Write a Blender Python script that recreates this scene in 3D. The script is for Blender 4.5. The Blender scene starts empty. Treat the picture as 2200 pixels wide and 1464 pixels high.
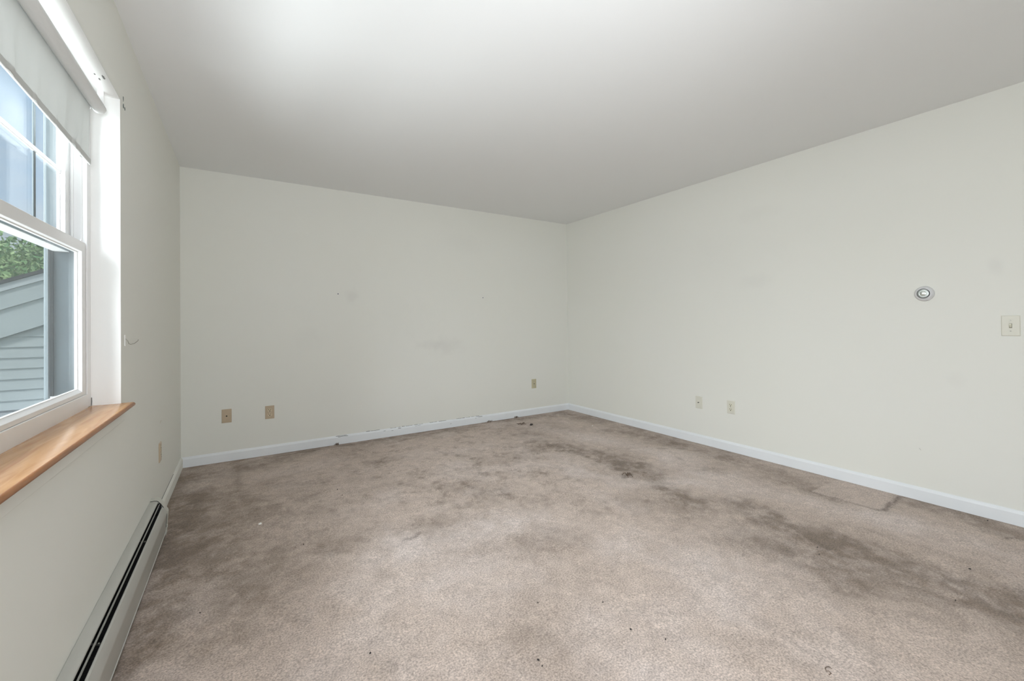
import bpy, bmesh, math, random
import numpy as np
from mathutils import Vector, Matrix

scene = bpy.context.scene
C = scene.collection
PI = math.pi
random.seed(7)

# ------------------------------------------------------------------ camera
F, YAW, PITCH, ROLL, C0, CH, CX, CD, W = (911.9328, 0.56532776, 0.00657181, -0.00946063, 688.138, 1.146174, 0.425801, 4.333297, 4.039386)
H = 2.44
cam_d = bpy.data.cameras.new('camera')
cam = bpy.data.objects.new('camera', cam_d)
C.objects.link(cam)
fwd = Vector((math.sin(YAW) * math.cos(PITCH), math.cos(YAW) * math.cos(PITCH), math.sin(PITCH)))
rt = Vector((math.cos(YAW), -math.sin(YAW), 0))
up = rt.cross(fwd)
r2 = rt * math.cos(ROLL) + up * math.sin(ROLL)
u2 = -rt * math.sin(ROLL) + up * math.cos(ROLL)
M = Matrix((r2, u2, -fwd)).transposed().to_4x4()
M.translation = Vector((CX, -CD, CH))
cam.matrix_world = M
cam_d.sensor_width = 36.0
cam_d.sensor_fit = 'HORIZONTAL'
cam_d.lens = F / 2200 * 36
cam_d.shift_y = -(732 - C0) / 2200
cam_d.clip_start = 0.02
cam_d.clip_end = 300
scene.camera = cam

# ------------------------------------------------------------------ exposure, sky, lights
scene.view_settings.view_transform = 'Standard'
scene.view_settings.look = 'None'
scene.view_settings.gamma = 1
scene.view_settings.use_curve_mapping = False
scene.view_settings.exposure = 0.16
scene.cycles.max_bounces = 16
scene.cycles.diffuse_bounces = 12
scene.cycles.transparent_max_bounces = 24

world = bpy.data.worlds.new('sky')
scene.world = world
world.use_nodes = True
wn = world.node_tree.nodes
wl = world.node_tree.links
wn.clear()
SKY = 0.78
wo = wn.new('ShaderNodeOutputWorld'); bg = wn.new('ShaderNodeBackground')
tc = wn.new('ShaderNodeTexCoord')
nz = wn.new('ShaderNodeTexNoise'); nz.inputs['Scale'].default_value = 2.6; nz.inputs['Detail'].default_value = 7; nz.inputs['Roughness'].default_value = 0.55
mp = wn.new('ShaderNodeMapping'); mp.inputs['Scale'].default_value = (1, 1, 2.2); mp.inputs['Location'].default_value = (0.4, 0.1, 0.3)
rp = wn.new('ShaderNodeValToRGB'); rp.color_ramp.elements[0].position = 0.38; rp.color_ramp.elements[1].position = 0.62
rp.color_ramp.elements[0].color = (0.50, 0.68, 0.90, 1); rp.color_ramp.elements[1].color = (0.74, 0.82, 0.88, 1)
wl.new(tc.outputs['Generated'], mp.inputs['Vector']); wl.new(mp.outputs['Vector'], nz.inputs['Vector'])
wl.new(nz.outputs['Fac'], rp.inputs['Fac']); wl.new(rp.outputs['Color'], bg.inputs['Color'])
bg.inputs['Strength'].default_value = SKY
wl.new(bg.outputs['Background'], wo.inputs['Surface'])


LCOL = (0.94, 0.98, 1.02)


def light(name, kind, loc, direction, energy, color=(1, 1, 1), **kw):
    d = bpy.data.lights.new(name, kind)
    d.energy = energy
    d.color = color
    for k, v in kw.items():
        setattr(d, k, v)
    o = bpy.data.objects.new(name, d)
    C.objects.link(o)
    o.location = loc
    o.rotation_euler = Vector(direction).to_track_quat('-Z', 'Y').to_euler()
    return o


# hazy sun from behind the building, it never shines through window_1
light('sun', 'SUN', (3, -9, 12), (-0.30, 0.55, -0.78), 2.4, (1.0, 0.96, 0.90), angle=math.radians(14))
light('added_daylight', 'AREA', (-1.7, -3.1, 2.1), (1.0, 0.12, -0.32), 275, LCOL, shape='RECTANGLE', size=2.6, size_y=1.8)  # unseen lamp added outside to boost daylight through the window
light('added_bounce_panel', 'AREA', (-1.3, -2.9, -0.1), (0.85, 0.15, 0.65), 110, LCOL, shape='RECTANGLE', size=2.2, size_y=1.0)  # low unseen lamp added outside to brighten the ceiling
# added unseen lights: spot bounced off the ceiling, soft fill behind the camera
light('added_ceiling_spot', 'SPOT', (1.15, -4.0, 1.25), (0.25, 1.15, 1.0), 44, LCOL, spot_size=math.radians(115), spot_blend=1.0, shadow_soft_size=0.35)
light('added_fill', 'AREA', (0.30, -5.0, 1.3), (1.0, 0.9, -0.1), 43, LCOL, shape='RECTANGLE', size=0.6, size_y=1.0)


# ------------------------------------------------------------------ materials
def mat(name, color, rough=0.6, metal=0.0, spec=0.3, noise=None, bump=None, coat=0.0):
    m = bpy.data.materials.new(name)
    m.use_nodes = True
    n, l = m.node_tree.nodes, m.node_tree.links
    b = n['Principled BSDF']
    b.inputs['Base Color'].default_value = (*color, 1)
    b.inputs['Roughness'].default_value = rough
    b.inputs['Metallic'].default_value = metal
    b.inputs['Specular IOR Level'].default_value = spec
    b.inputs['Coat Weight'].default_value = coat
    t = n.new('ShaderNodeTexCoord')
    if noise:
        sc, amt = noise
        z = n.new('ShaderNodeTexNoise'); z.inputs['Scale'].default_value = sc; z.inputs['Detail'].default_value = 4
        mr = n.new('ShaderNodeMapRange'); mr.inputs['From Min'].default_value = 0.3; mr.inputs['From Max'].default_value = 0.7
        mr.inputs['To Min'].default_value = 1 - amt; mr.inputs['To Max'].default_value = 1 + amt
        hs = n.new('ShaderNodeHueSaturation'); hs.inputs['Color'].default_value = (*color, 1)
        l.new(t.outputs['Object'], z.inputs['Vector']); l.new(z.outputs['Fac'], mr.inputs['Value'])
        l.new(mr.outputs['Result'], hs.inputs['Value']); l.new(hs.outputs['Color'], b.inputs['Base Color'])
    if bump:
        sc, st, dist = bump
        z2 = n.new('ShaderNodeTexNoise'); z2.inputs['Scale'].default_value = sc; z2.inputs['Detail'].default_value = 3
        bp = n.new('ShaderNodeBump'); bp.inputs['Strength'].default_value = st; bp.inputs['Distance'].default_value = dist
        l.new(t.outputs['Object'], z2.inputs['Vector']); l.new(z2.outputs['Fac'], bp.inputs['Height']); l.new(bp.outputs['Normal'], b.inputs['Normal'])
    return m


def srgb(r, g, b):
    f = lambda c: (c / 255 / 12.92) if c / 255 <= 0.04045 else ((c / 255 + 0.055) / 1.055) ** 2.4
    return (f(r), f(g), f(b))


WALL = (0.785, 0.788, 0.742)


def wall_mat(name, smudges):
    """painted drywall; smudges = list of (x, y, z, rx, ry, rz, strength) grey hand marks in world space"""
    m = mat(name, WALL, 0.75, 0, 0.2, None, (90, 0.06, 0.002))
    n, l = m.node_tree.nodes, m.node_tree.links
    b = n['Principled BSDF']
    g = n.new('ShaderNodeNewGeometry')
    zn = n.new('ShaderNodeTexNoise'); zn.inputs['Scale'].default_value = 9; zn.inputs['Detail'].default_value = 5
    l.new(g.outputs['Position'], zn.inputs['Vector'])
    big = n.new('ShaderNodeTexNoise'); big.inputs['Scale'].default_value = 0.9; big.inputs['Detail'].default_value = 2
    l.new(g.outputs['Position'], big.inputs['Vector'])
    last = None
    for (x, y, z, rx, ry, rz, s) in smudges:
        sub = n.new('ShaderNodeVectorMath'); sub.operation = 'SUBTRACT'; sub.inputs[1].default_value = (x, y, z)
        l.new(g.outputs['Position'], sub.inputs[0])
        dv = n.new('ShaderNodeVectorMath'); dv.operation = 'DIVIDE'; dv.inputs[1].default_value = (rx, ry, rz)
        l.new(sub.outputs[0], dv.inputs[0])
        ln = n.new('ShaderNodeVectorMath'); ln.operation = 'LENGTH'
        l.new(dv.outputs[0], ln.inputs[0])
        ad = n.new('ShaderNodeMath'); ad.operation = 'MULTIPLY_ADD'; ad.inputs[1].default_value = 1.6; ad.inputs[2].default_value = -0.8
        l.new(zn.outputs['Fac'], ad.inputs[0])
        sm = n.new('ShaderNodeMath'); sm.operation = 'ADD'
        l.new(ln.outputs['Value'], sm.inputs[0]); l.new(ad.outputs[0], sm.inputs[1])
        mr = n.new('ShaderNodeMapRange'); mr.interpolation_type = 'SMOOTHSTEP'
        mr.inputs['From Min'].default_value = 0.1; mr.inputs['From Max'].default_value = 1.15
        mr.inputs['To Min'].default_value = s; mr.inputs['To Max'].default_value = 0
        l.new(sm.outputs[0], mr.inputs['Value'])
        if last is None:
            last = mr.outputs['Result']
        else:
            mx = n.new('ShaderNodeMath'); mx.operation = 'ADD'
            l.new(last, mx.inputs[0]); l.new(mr.outputs['Result'], mx.inputs[1]); last = mx.outputs[0]
    base = n.new('ShaderNodeMix'); base.data_type = 'RGBA'
    base.inputs['A'].default_value = (WALL[0] * 0.985, WALL[1] * 0.985, WALL[2] * 0.97, 1); base.inputs['B'].default_value = (WALL[0], WALL[1], WALL[2] * 1.02, 1)
    l.new(big.outputs['Fac'], base.inputs['Factor'])
    out = base.outputs['Result']
    if last is not None:
        mc = n.new('ShaderNodeMix'); mc.data_type = 'RGBA'
        mc.inputs['B'].default_value = (0.42, 0.40, 0.40, 1)
        l.new(last, mc.inputs['Factor']); l.new(out, mc.inputs['A']); out = mc.outputs['Result']
    l.new(out, b.inputs['Base Color'])
    return m


m_wall = wall_mat('wall_paint', [])
m_wall_back = wall_mat('wall_paint_back', [(1.331, 0, 1.421, .07, 1, .09, .12), (2.15, 0, 0.92, .24, 1, .07, .07), (2.32, 0, 0.90, .26, 1, .12, .11), (0.948, 0, 1.031, .16, 1, .14, .05),
                                           (2.56, 0, 2.05, .3, 1, .12, .05), (1.9, 0, 1.2, .5, 1, .3, .03)])
m_wall_right = wall_mat('wall_paint_right', [(W, -2.423, 1.474, 1, .16, .07, .06), (W, -3.774, 1.448, 1, .04, .06, .10), (W, -3.608, 0.77, 1, .06, .07, .06), (W, -2.45, 2.03, 1, .2, .07, .05)])
m_ceil = mat('ceiling_paint', (0.80, 0.81, 0.815), 0.9, 0, 0.1, None, (60, 0.08, 0.002))
m_white = mat('white_paint', (0.86, 0.86, 0.86), 0.45, 0, 0.4, (6, 0.015))
m_reveal = mat('reveal_white', (0.85, 0.85, 0.84), 0.6, 0, 0.3, (5, 0.012), (40, 0.05, 0.002))
m_vinyl = mat('white_vinyl', (0.80, 0.80, 0.80), 0.3, 0, 0.5, (8, 0.01))
m_ext = mat('shade_tinted_vinyl', (0.075, 0.095, 0.105), 0.5, 0, 0.3, (12, 0.06))  # white outer vinyl, its shade put into the blue-grey colour
m_ext2 = mat('grey_shaded_trim', (0.13, 0.155, 0.165), 0.5, 0, 0.3, (12, 0.06))  # grey outer trim, colour darkened for shade and backlight
m_dark = mat('dark_gap', (0.02, 0.02, 0.02), 0.8)
m_heat = mat('heater_enamel', (0.52, 0.52, 0.49), 0.35, 0.25, 0.5, (3, 0.04))
m_heatcap = mat('heater_cap_enamel', (0.56, 0.56, 0.51), 0.45, 0, 0.4, (6, 0.03))
m_fin = mat('aluminium_fin', (0.06, 0.06, 0.06), 0.4, 0.8)
m_tan = mat('tan_plastic', (0.50, 0.40, 0.285), 0.35, 0, 0.5, (20, 0.03))
m_tan_face = mat('tan_receptacle', (0.60, 0.52, 0.37), 0.35, 0, 0.5, (20, 0.03))
m_olive = mat('aged_ivory_plastic', (0.52, 0.48, 0.33), 0.4, 0, 0.5, (20, 0.03))
m_ivory = mat('ivory_plastic', (0.69, 0.68, 0.60), 0.35, 0, 0.5, (20, 0.02))
m_ivory_face = mat('ivory_receptacle', (0.70, 0.69, 0.57), 0.35, 0, 0.5, (20, 0.02))
m_slot = mat('slot_black', (0.008, 0.007, 0.006), 0.7)
m_steel = mat('screw_steel', (0.40, 0.39, 0.35), 0.35, 0.9)
m_chrome = mat('brushed_steel', (0.50, 0.52, 0.50), 0.38, 1.0, 0.5, (30, 0.05))
m_shade = mat('olive_slot', (0.16, 0.15, 0.10), 0.5)
m_greyring = mat('dark_ring', (0.10, 0.105, 0.11), 0.4, 0.4)
m_therm = mat('thermostat_plastic', (0.66, 0.66, 0.67), 0.4, 0, 0.5, (10, 0.02))
m_nail = mat('nail_blue_grey', (0.06, 0.08, 0.14), 0.5, 0.3)
m_siding = mat('grey_siding', (0.335, 0.38, 0.40), 0.65, 0, 0.3, (2.0, 0.06), (30, 0.1, 0.002))
m_rake = mat('grey_rake_board', (0.38, 0.42, 0.45), 0.6, 0, 0.3, (2.0, 0.05))
m_shingle = mat('charcoal_shingle', (0.045, 0.048, 0.055), 0.9, 0, 0.2, (40, 0.3))
m_shingle2 = mat('grey_shingle', (0.22, 0.24, 0.26), 0.9, 0, 0.2, (40, 0.3))
m_bark = mat('bark', (0.10, 0.07, 0.05), 0.9, 0, 0.2, (20, 0.3))
m_grass = mat('lawn_grass', (0.09, 0.16, 0.05), 0.95, 0, 0.1, (3, 0.3))

# painted strips with chips: back baseboard
m_chip = mat('baseboard_paint', (0.80, 0.83, 0.86), 0.42, 0, 0.4, (7, 0.015))

# wood sill
m_wood = bpy.data.materials.new('varnished_wood'); m_wood.use_nodes = True
n, l = m_wood.node_tree.nodes, m_wood.node_tree.links
b = n['Principled BSDF']; b.inputs['Roughness'].default_value = 0.22; b.inputs['Specular IOR Level'].default_value = 0.65
t = n.new('ShaderNodeTexCoord'); mpg = n.new('ShaderNodeMapping'); mpg.inputs['Scale'].default_value = (14, 1.2, 14)
z = n.new('ShaderNodeTexNoise'); z.inputs['Scale'].default_value = 2.4; z.inputs['Detail'].default_value = 8; z.inputs['Distortion'].default_value = 1.4
r_ = n.new('ShaderNodeValToRGB')
r_.color_ramp.elements[0].position = 0.3; r_.color_ramp.elements[0].color = (0.40, 0.185, 0.065, 1)
r_.color_ramp.elements[1].position = 0.7; r_.color_ramp.elements[1].color = (0.60, 0.34, 0.15, 1)
l.new(t.outputs['Object'], mpg.inputs['Vector']); l.new(mpg.outputs['Vector'], z.inputs['Vector'])
l.new(z.outputs['Fac'], r_.inputs['Fac']); l.new(r_.outputs['Color'], b.inputs['Base Color'])

m_wood_edge = mat('varnished_wood_edge', (0.30, 0.115, 0.032), 0.3, 0, 0.5, (12, 0.12))

# glass: clear pane with a reflection that grows at grazing angles
def glass_mat(name, tint):
    m = bpy.data.materials.new(name); m.use_nodes = True
    n, l = m.node_tree.nodes, m.node_tree.links
    n.clear()
    o = n.new('ShaderNodeOutputMaterial'); tr = n.new('ShaderNodeBsdfTransparent'); tr.inputs['Color'].default_value = (*tint, 1)
    gl = n.new('ShaderNodeBsdfGlossy'); gl.inputs['Roughness'].default_value = 0.02
    g = n.new('ShaderNodeNewGeometry'); dt = n.new('ShaderNodeVectorMath'); dt.operation = 'DOT_PRODUCT'
    l.new(g.outputs['Normal'], dt.inputs[0]); l.new(g.outputs['Incoming'], dt.inputs[1])
    ab = n.new('ShaderNodeMath'); ab.operation = 'ABSOLUTE'; l.new(dt.outputs['Value'], ab.inputs[0])
    om = n.new('ShaderNodeMath'); om.operation = 'SUBTRACT'; om.inputs[0].default_value = 1; l.new(ab.outputs[0], om.inputs[1])
    pw_ = n.new('ShaderNodeMath'); pw_.operation = 'POWER'; pw_.inputs[1].default_value = 5; l.new(om.outputs[0], pw_.inputs[0])
    fr = n.new('ShaderNodeMath'); fr.operation = 'MULTIPLY_ADD'; fr.inputs[1].default_value = 0.30; fr.inputs[2].default_value = 0.03; l.new(pw_.outputs[0], fr.inputs[0])
    mx = n.new('ShaderNodeMixShader')
    l.new(fr.outputs[0], mx.inputs[0]); l.new(tr.outputs[0], mx.inputs[1]); l.new(gl.outputs[0], mx.inputs[2]); l.new(mx.outputs[0], o.inputs[0])
    return m


m_glass = glass_mat('window_glass', (0.97, 0.985, 0.98))

# insect screen: open mesh lets most light through
m_screen = bpy.data.materials.new('insect_screen_mesh'); m_screen.use_nodes = True
n, l = m_screen.node_tree.nodes, m_screen.node_tree.links
n.clear()
o_ = n.new('ShaderNodeOutputMaterial'); tr = n.new('ShaderNodeBsdfTransparent'); df = n.new('ShaderNodeBsdfDiffuse'); df.inputs['Color'].default_value = (0.50, 0.56, 0.60, 1)
mx = n.new('ShaderNodeMixShader'); mx.inputs[0].default_value = 0.25
l.new(tr.outputs[0], mx.inputs[1]); l.new(df.outputs[0], mx.inputs[2]); l.new(mx.outputs[0], o_.inputs[0])

# blind cloth: matt with light coming through
m_cloth = bpy.data.materials.new('blind_cloth'); m_cloth.use_nodes = True
n, l = m_cloth.node_tree.nodes, m_cloth.node_tree.links
n.clear()
o_ = n.new('ShaderNodeOutputMaterial'); tl = n.new('ShaderNodeBsdfTranslucent'); tl.inputs['Color'].default_value = (0.62, 0.63, 0.62, 1)
df = n.new('ShaderNodeBsdfDiffuse'); df.inputs['Color'].default_value = (0.72, 0.73, 0.72, 1)
mx = n.new('ShaderNodeMixShader'); mx.inputs[0].default_value = 0.25
l.new(df.outputs[0], mx.inputs[1]); l.new(tl.outputs[0], mx.inputs[2]); l.new(mx.outputs[0], o_.inputs[0])

# foliage: two-tone leaves
m_leaf = bpy.data.materials.new('leaf_green'); m_leaf.use_nodes = True
n, l = m_leaf.node_tree.nodes, m_leaf.node_tree.links
b = n['Principled BSDF']; b.inputs['Roughness'].default_value = 0.6
g = n.new('ShaderNodeNewGeometry'); rr = n.new('ShaderNodeValToRGB')
rr.color_ramp.elements[0].color = (0.09, 0.26, 0.08, 1); rr.color_ramp.elements[1].color = (0.46, 0.62, 0.30, 1)
l.new(g.outputs['Random Per Island'], rr.inputs['Fac']); l.new(rr.outputs['Color'], b.inputs['Base Color'])
b.inputs['Subsurface Weight'].default_value = 0.0

# carpet
m_carpet = bpy.data.materials.new('worn_beige_carpet'); m_carpet.use_nodes = True
n, l = m_carpet.node_tree.nodes, m_carpet.node_tree.links
b = n['Principled BSDF']; b.inputs['Roughness'].default_value = 1.0; b.inputs['Specular IOR Level'].default_value = 0.05
b.inputs['Sheen Weight'].default_value = 0.15; b.inputs['Sheen Roughness'].default_value = 0.6
at = n.new('ShaderNodeVertexColor'); at.layer_name = 'wear'
sp = n.new('ShaderNodeSeparateColor'); l.new(at.outputs['Color'], sp.inputs['Color'])
g = n.new('ShaderNodeNewGeometry')
tuft = n.new('ShaderNodeTexNoise'); tuft.inputs['Scale'].default_value = 150; tuft.inputs['Detail'].default_value = 3; tuft.inputs['Roughness'].default_value = 0.65
l.new(g.outputs['Position'], tuft.inputs['Vector'])
fib = n.new('ShaderNodeTexNoise'); fib.inputs['Scale'].default_value = 16; fib.inputs['Distortion'].default_value = 0.6; fib.inputs['Detail'].default_value = 6; fib.inputs['Roughness'].default_value = 0.7
l.new(g.outputs['Position'], fib.inputs['Vector'])


def rgbmix(fac, a, bb, name=None):
    mx = n.new('ShaderNodeMix'); mx.data_type = 'RGBA'; mx.clamp_factor = True
    for sock, v in (('Factor', fac), ('A', a), ('B', bb)):
        if isinstance(v, (tuple, float, int)):
            mx.inputs[sock].default_value = v
        else:
            l.new(v, mx.inputs[sock])
    return mx.outputs['Result']


c1 = rgbmix(sp.outputs['Red'], (0.530, 0.435, 0.378, 1), (0.215, 0.162, 0.125, 1))
c2 = rgbmix(sp.outputs['Green'], c1, (0.63, 0.545, 0.51, 1))
c3 = rgbmix(sp.outputs['Blue'], c2, (0.11, 0.08, 0.062, 1))
mr = n.new('ShaderNodeMapRange'); mr.inputs['From Min'].default_value = 0.32; mr.inputs['From Max'].default_value = 0.68; mr.inputs['To Min'].default_value = 0.62; mr.inputs['To Max'].default_value = 1.34
l.new(tuft.outputs['Fac'], mr.inputs['Value'])
mr2 = n.new('ShaderNodeMapRange'); mr2.inputs['From Min'].default_value = 0.3; mr2.inputs['From Max'].default_value = 0.7; mr2.inputs['To Min'].default_value = 0.83; mr2.inputs['To Max'].default_value = 1.13
l.new(fib.outputs['Fac'], mr2.inputs['Value'])
mm = n.new('ShaderNodeMath'); mm.operation = 'MULTIPLY'; l.new(mr.outputs[0], mm.inputs[0]); l.new(mr2.outputs[0], mm.inputs[1])
hs = n.new('ShaderNodeHueSaturation'); l.new(c3, hs.inputs['Color']); l.new(mm.outputs[0], hs.inputs['Value'])
l.new(hs.outputs['Color'], b.inputs['Base Color'])
bp = n.new('ShaderNodeBump'); bp.inputs['Strength'].default_value = 0.45; bp.inputs['Distance'].default_value = 0.004
l.new(tuft.outputs['Fac'], bp.inputs['Height']); l.new(bp.outputs['Normal'], b.inputs['Normal'])


# ------------------------------------------------------------------ mesh helpers
def box(bm, x0, x1, y0, y1, z0, z1, bev=0.0, seg=2):
    vs = [bm.verts.new((x, y, z)) for x in (x0, x1) for y in (y0, y1) for z in (z0, z1)]
    fs = []
    for q in ((0, 1, 3, 2), (4, 6, 7, 5), (0, 4, 5, 1), (2, 3, 7, 6), (0, 2, 6, 4), (1, 5, 7, 3)):
        fs.append(bm.faces.new([vs[i] for i in q]))
    if bev > 0:
        es = list({e for f in fs for e in f.edges})
        bmesh.ops.bevel(bm, geom=es, offset=bev, segments=seg, profile=0.5, affect='EDGES')


def prism(bm, pts, axis, a0, a1):
    """extrude a closed 2-D outline along axis ('x','y','z') from a0 to a1"""
    def p3(p, a):
        if axis == 'y':
            return (p[0], a, p[1])
        if axis == 'x':
            return (a, p[0], p[1])
        return (p[0], p[1], a)
    A = [bm.verts.new(p3(p, a0)) for p in pts]
    B = [bm.verts.new(p3(p, a1)) for p in pts]
    k = len(pts)
    for i in range(k):
        j = (i + 1) % k
        bm.faces.new((A[i], A[j], B[j], B[i]))
    bm.faces.new(A[::-1]); bm.faces.new(B)


def strip(bm, path, axis, a0, a1, th, na=1):
    """bent sheet: open 2-D path with thickness th, extruded along axis"""
    pts = [Vector(p) for p in path]
    off = []
    for i, p in enumerate(pts):
        d = (pts[min(i + 1, len(pts) - 1)] - pts[max(i - 1, 0)]).normalized()
        off.append(p + Vector((-d.y, d.x)) * th)
    prism(bm, [tuple(p) for p in pts] + [tuple(p) for p in reversed(off)], axis, a0, a1)


def lathe(bm, prof, seg=32, mtx=Matrix()):
    """prof = [(r, h)] turned round local +Z then moved by mtx"""
    rings = []
    for r, h in prof:
        if r < 1e-6:
            rings.append([bm.verts.new(mtx @ Vector((0, 0, h)))])
        else:
            rings.append([bm.verts.new(mtx @ Vector((r * math.cos(2 * PI * i / seg), r * math.sin(2 * PI * i / seg), h))) for i in range(seg)])
    for A, B in zip(rings, rings[1:]):
        for i in range(seg):
            j = (i + 1) % seg
            if len(A) == 1 and len(B) == 1:
                continue
            if len(A) == 1:
                bm.faces.new((A[0], B[i], B[j]))
            elif len(B) == 1:
                bm.faces.new((A[i], A[j], B[0]))
            else:
                bm.faces.new((A[i], A[j], B[j], B[i]))
    if len(rings[0]) > 1:
        bm.faces.new(rings[0][::-1])
    if len(rings[-1]) > 1:
        bm.faces.new(rings[-1])


def tube(bm, pts, r, seg=8):
    pts = [Vector(p) for p in pts]
    rings = []
    for i, p in enumerate(pts):
        d = (pts[min(i + 1, len(pts) - 1)] - pts[max(i - 1, 0)]).normalized()
        a = d.orthogonal().normalized() if i == 0 else (rings_a - d * rings_a.dot(d)).normalized()
        rings_a = a
        bq = d.cross(a)
        rings.append([bm.verts.new(p + (a * math.cos(2 * PI * k / seg) + bq * math.sin(2 * PI * k / seg)) * r) for k in range(seg)])
    for A, B in zip(rings, rings[1:]):
        for k in range(seg):
            j = (k + 1) % seg
            bm.faces.new((A[k], A[j], B[j], B[k]))
    bm.faces.new(rings[0][::-1]); bm.faces.new(rings[-1])


def obj(name, bm, m, parent=None, smooth=False, label=None, kind=None):
    bmesh.ops.recalc_face_normals(bm, faces=bm.faces)
    me = bpy.data.meshes.new(name)
    bm.to_mesh(me); bm.free()
    for mm_ in (m if isinstance(m, (list, tuple)) else [m]):
        me.materials.append(mm_)
    if smooth:
        for p in me.polygons:
            p.use_smooth = True
        me.set_sharp_from_angle(angle=math.radians(35))
    o = bpy.data.objects.new(name, me)
    C.objects.link(o)
    if parent:
        o.parent = parent
    if label:
        o['label'] = label
    if kind:
        o['kind'] = kind
    return o


def B():
    return bmesh.new()


def empty(name, loc=(0, 0, 0), rz=0.0):
    o = bpy.data.objects.new(name, None)
    C.objects.link(o)
    o.location = loc
    o.rotation_euler = (0, 0, rz)
    o.empty_display_size = 0.1
    return o


def thing(name, label, cat, loc=(0, 0, 0), rz=0.0, group=None):
    o = empty(name, loc, rz)
    o['label'] = label; o['category'] = cat
    if group:
        o['group'] = group
    return o


def tag(o, label, cat, group=None):
    o['label'] = label; o['category'] = cat
    if group:
        o['group'] = group
    return o


def struct(o, label, cat):
    o['kind'] = 'structure'; o['label'] = label; o['category'] = cat
    return o


# ------------------------------------------------------------------ room shell
YR = -6.8                       # rear wall behind the camera
OY0, OY1, OZ0, OZ1 = -3.30, -1.985, 0.812, 2.09   # window opening
TH = 0.20

bm = B()
box(bm, -TH, 0, YR, 0.12, -0.12, OZ0)
box(bm, -TH, 0, YR, 0.12, OZ1, H + 0.12)
box(bm, -TH, 0, YR, OY0, OZ0, OZ1)
box(bm, -TH, 0, OY1, 0.12, OZ0, OZ1)
bm.faces.ensure_lookup_table()
for f in bm.faces:
    c = f.calc_center_median(); nn = f.normal
    f.normal_update(); nn = f.normal
    inside = OY0 - 1e-4 <= c.y <= OY1 + 1e-4 and OZ0 - 1e-4 <= c.z <= OZ1 + 1e-4
    if inside and abs(nn.x) < 0.5:
        f.material_index = 1
# split long top and bottom slabs so only the piece in the opening takes the white paint
wl_o = obj('wall_left', bm, [m_wall, m_reveal])
struct(wl_o, 'off-white painted wall with the window and the baseboard heater', 'wall')
bm = B(); box(bm, -TH + 0.001, -0.0, OY0, OY1, OZ1 - 0.0015, OZ1 + 0.0005)
obj('window_soffit', bm, m_reveal, wl_o, label='white painted underside of the window opening')

bm = B(); box(bm, 0, W + 0.12, 0, 0.12, -0.12, H + 0.12)
struct(obj('wall_back', bm, m_wall_back), 'off-white painted wall facing the camera with faint smudges', 'wall')
bm = B(); box(bm, W, W + 0.12, YR, 0, -0.12, H + 0.12)
struct(obj('wall_right', bm, m_wall_right), 'off-white painted wall with thermostat and light switch', 'wall')
# rear wall behind the camera; its wide glazed door is added for daylight
DX0, DX1, DZ1 = 1.6, 3.5, 2.05
bm = B()
box(bm, -TH, DX0, YR - 0.12, YR, -0.12, H + 0.12)
box(bm, DX1, W + 0.12, YR - 0.12, YR, -0.12, H + 0.12)
box(bm, DX0, DX1, YR - 0.12, YR, DZ1, H + 0.12)
box(bm, DX0, DX1, YR - 0.12, YR, -0.12, 0.0)
struct(obj('wall_rear', bm, m_wall), 'off-white painted wall behind the camera', 'wall')
d1 = struct(empty('door_1', ((DX0 + DX1) / 2, YR - 0.06, 0)), 'white glazed patio door added behind the camera to let in daylight', 'door')
hw = (DX1 - DX0) / 2
bm = B()
box(bm, -hw, -hw + 0.05, -0.05, 0.05, 0, DZ1, 0.003); box(bm, hw - 0.05, hw, -0.05, 0.05, 0, DZ1, 0.003)
box(bm, -hw + 0.05, hw - 0.05, -0.05, 0.05, DZ1 - 0.05, DZ1, 0.003); box(bm, -hw + 0.05, hw - 0.05, -0.05, 0.05, 0, 0.04, 0.003)
box(bm, -0.04, 0.04, -0.03, 0.03, 0.04, DZ1 - 0.05, 0.003)
obj('door_frame', bm, m_vinyl, d1)
for s in (-1, 1):
    bm = B(); xa, xb = (-hw + 0.05, -0.04) if s < 0 else (0.04, hw - 0.05)
    box(bm, xa, xb, -0.004, 0.004, 0.04, DZ1 - 0.05)
    obj('door_pane', bm, m_glass, d1)

bm = B(); box(bm, -TH, W + 0.12, YR - 0.12, 0.12, H, H + 0.12)
struct(obj('ceiling', bm, m_ceil), 'smooth white painted ceiling', 'ceiling')


# ------------------------------------------------------------------ carpet
def vnoise(x, y, scale, seed):
    rs = np.random.RandomState(seed)
    t = rs.rand(256, 256)
    X, Y = x * scale + 37.2, y * scale + 91.7
    i, j = np.floor(X).astype(int), np.floor(Y).astype(int)
    fx, fy = X - i, Y - j
    fx = fx * fx * (3 - 2 * fx); fy = fy * fy * (3 - 2 * fy)
    g_ = lambda a, b_: t[a % 256, b_ % 256]
    return (g_(i, j) * (1 - fx) + g_(i + 1, j) * fx) * (1 - fy) + (g_(i, j + 1) * (1 - fx) + g_(i + 1, j + 1) * fx) * fy


def fbm(x, y, scale, seed, octv=4, gain=0.55):
    s, a, tot = 0, 1.0, 0
    for k in range(octv):
        s = s + a * vnoise(x, y, scale * 2 ** k, seed + k); tot += a; a *= gain
    return s / tot


def seg_dist(px, py, pts):
    best = np.full(px.shape, 1e9)
    for (ax, ay), (bx, by) in zip(pts, pts[1:]):
        dx, dy = bx - ax, by - ay
        L2 = dx * dx + dy * dy + 1e-12
        tt = np.clip(((px - ax) * dx + (py - ay) * dy) / L2, 0, 1)
        best = np.minimum(best, np.hypot(px - ax - tt * dx, py - ay - tt * dy))
    return best


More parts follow.
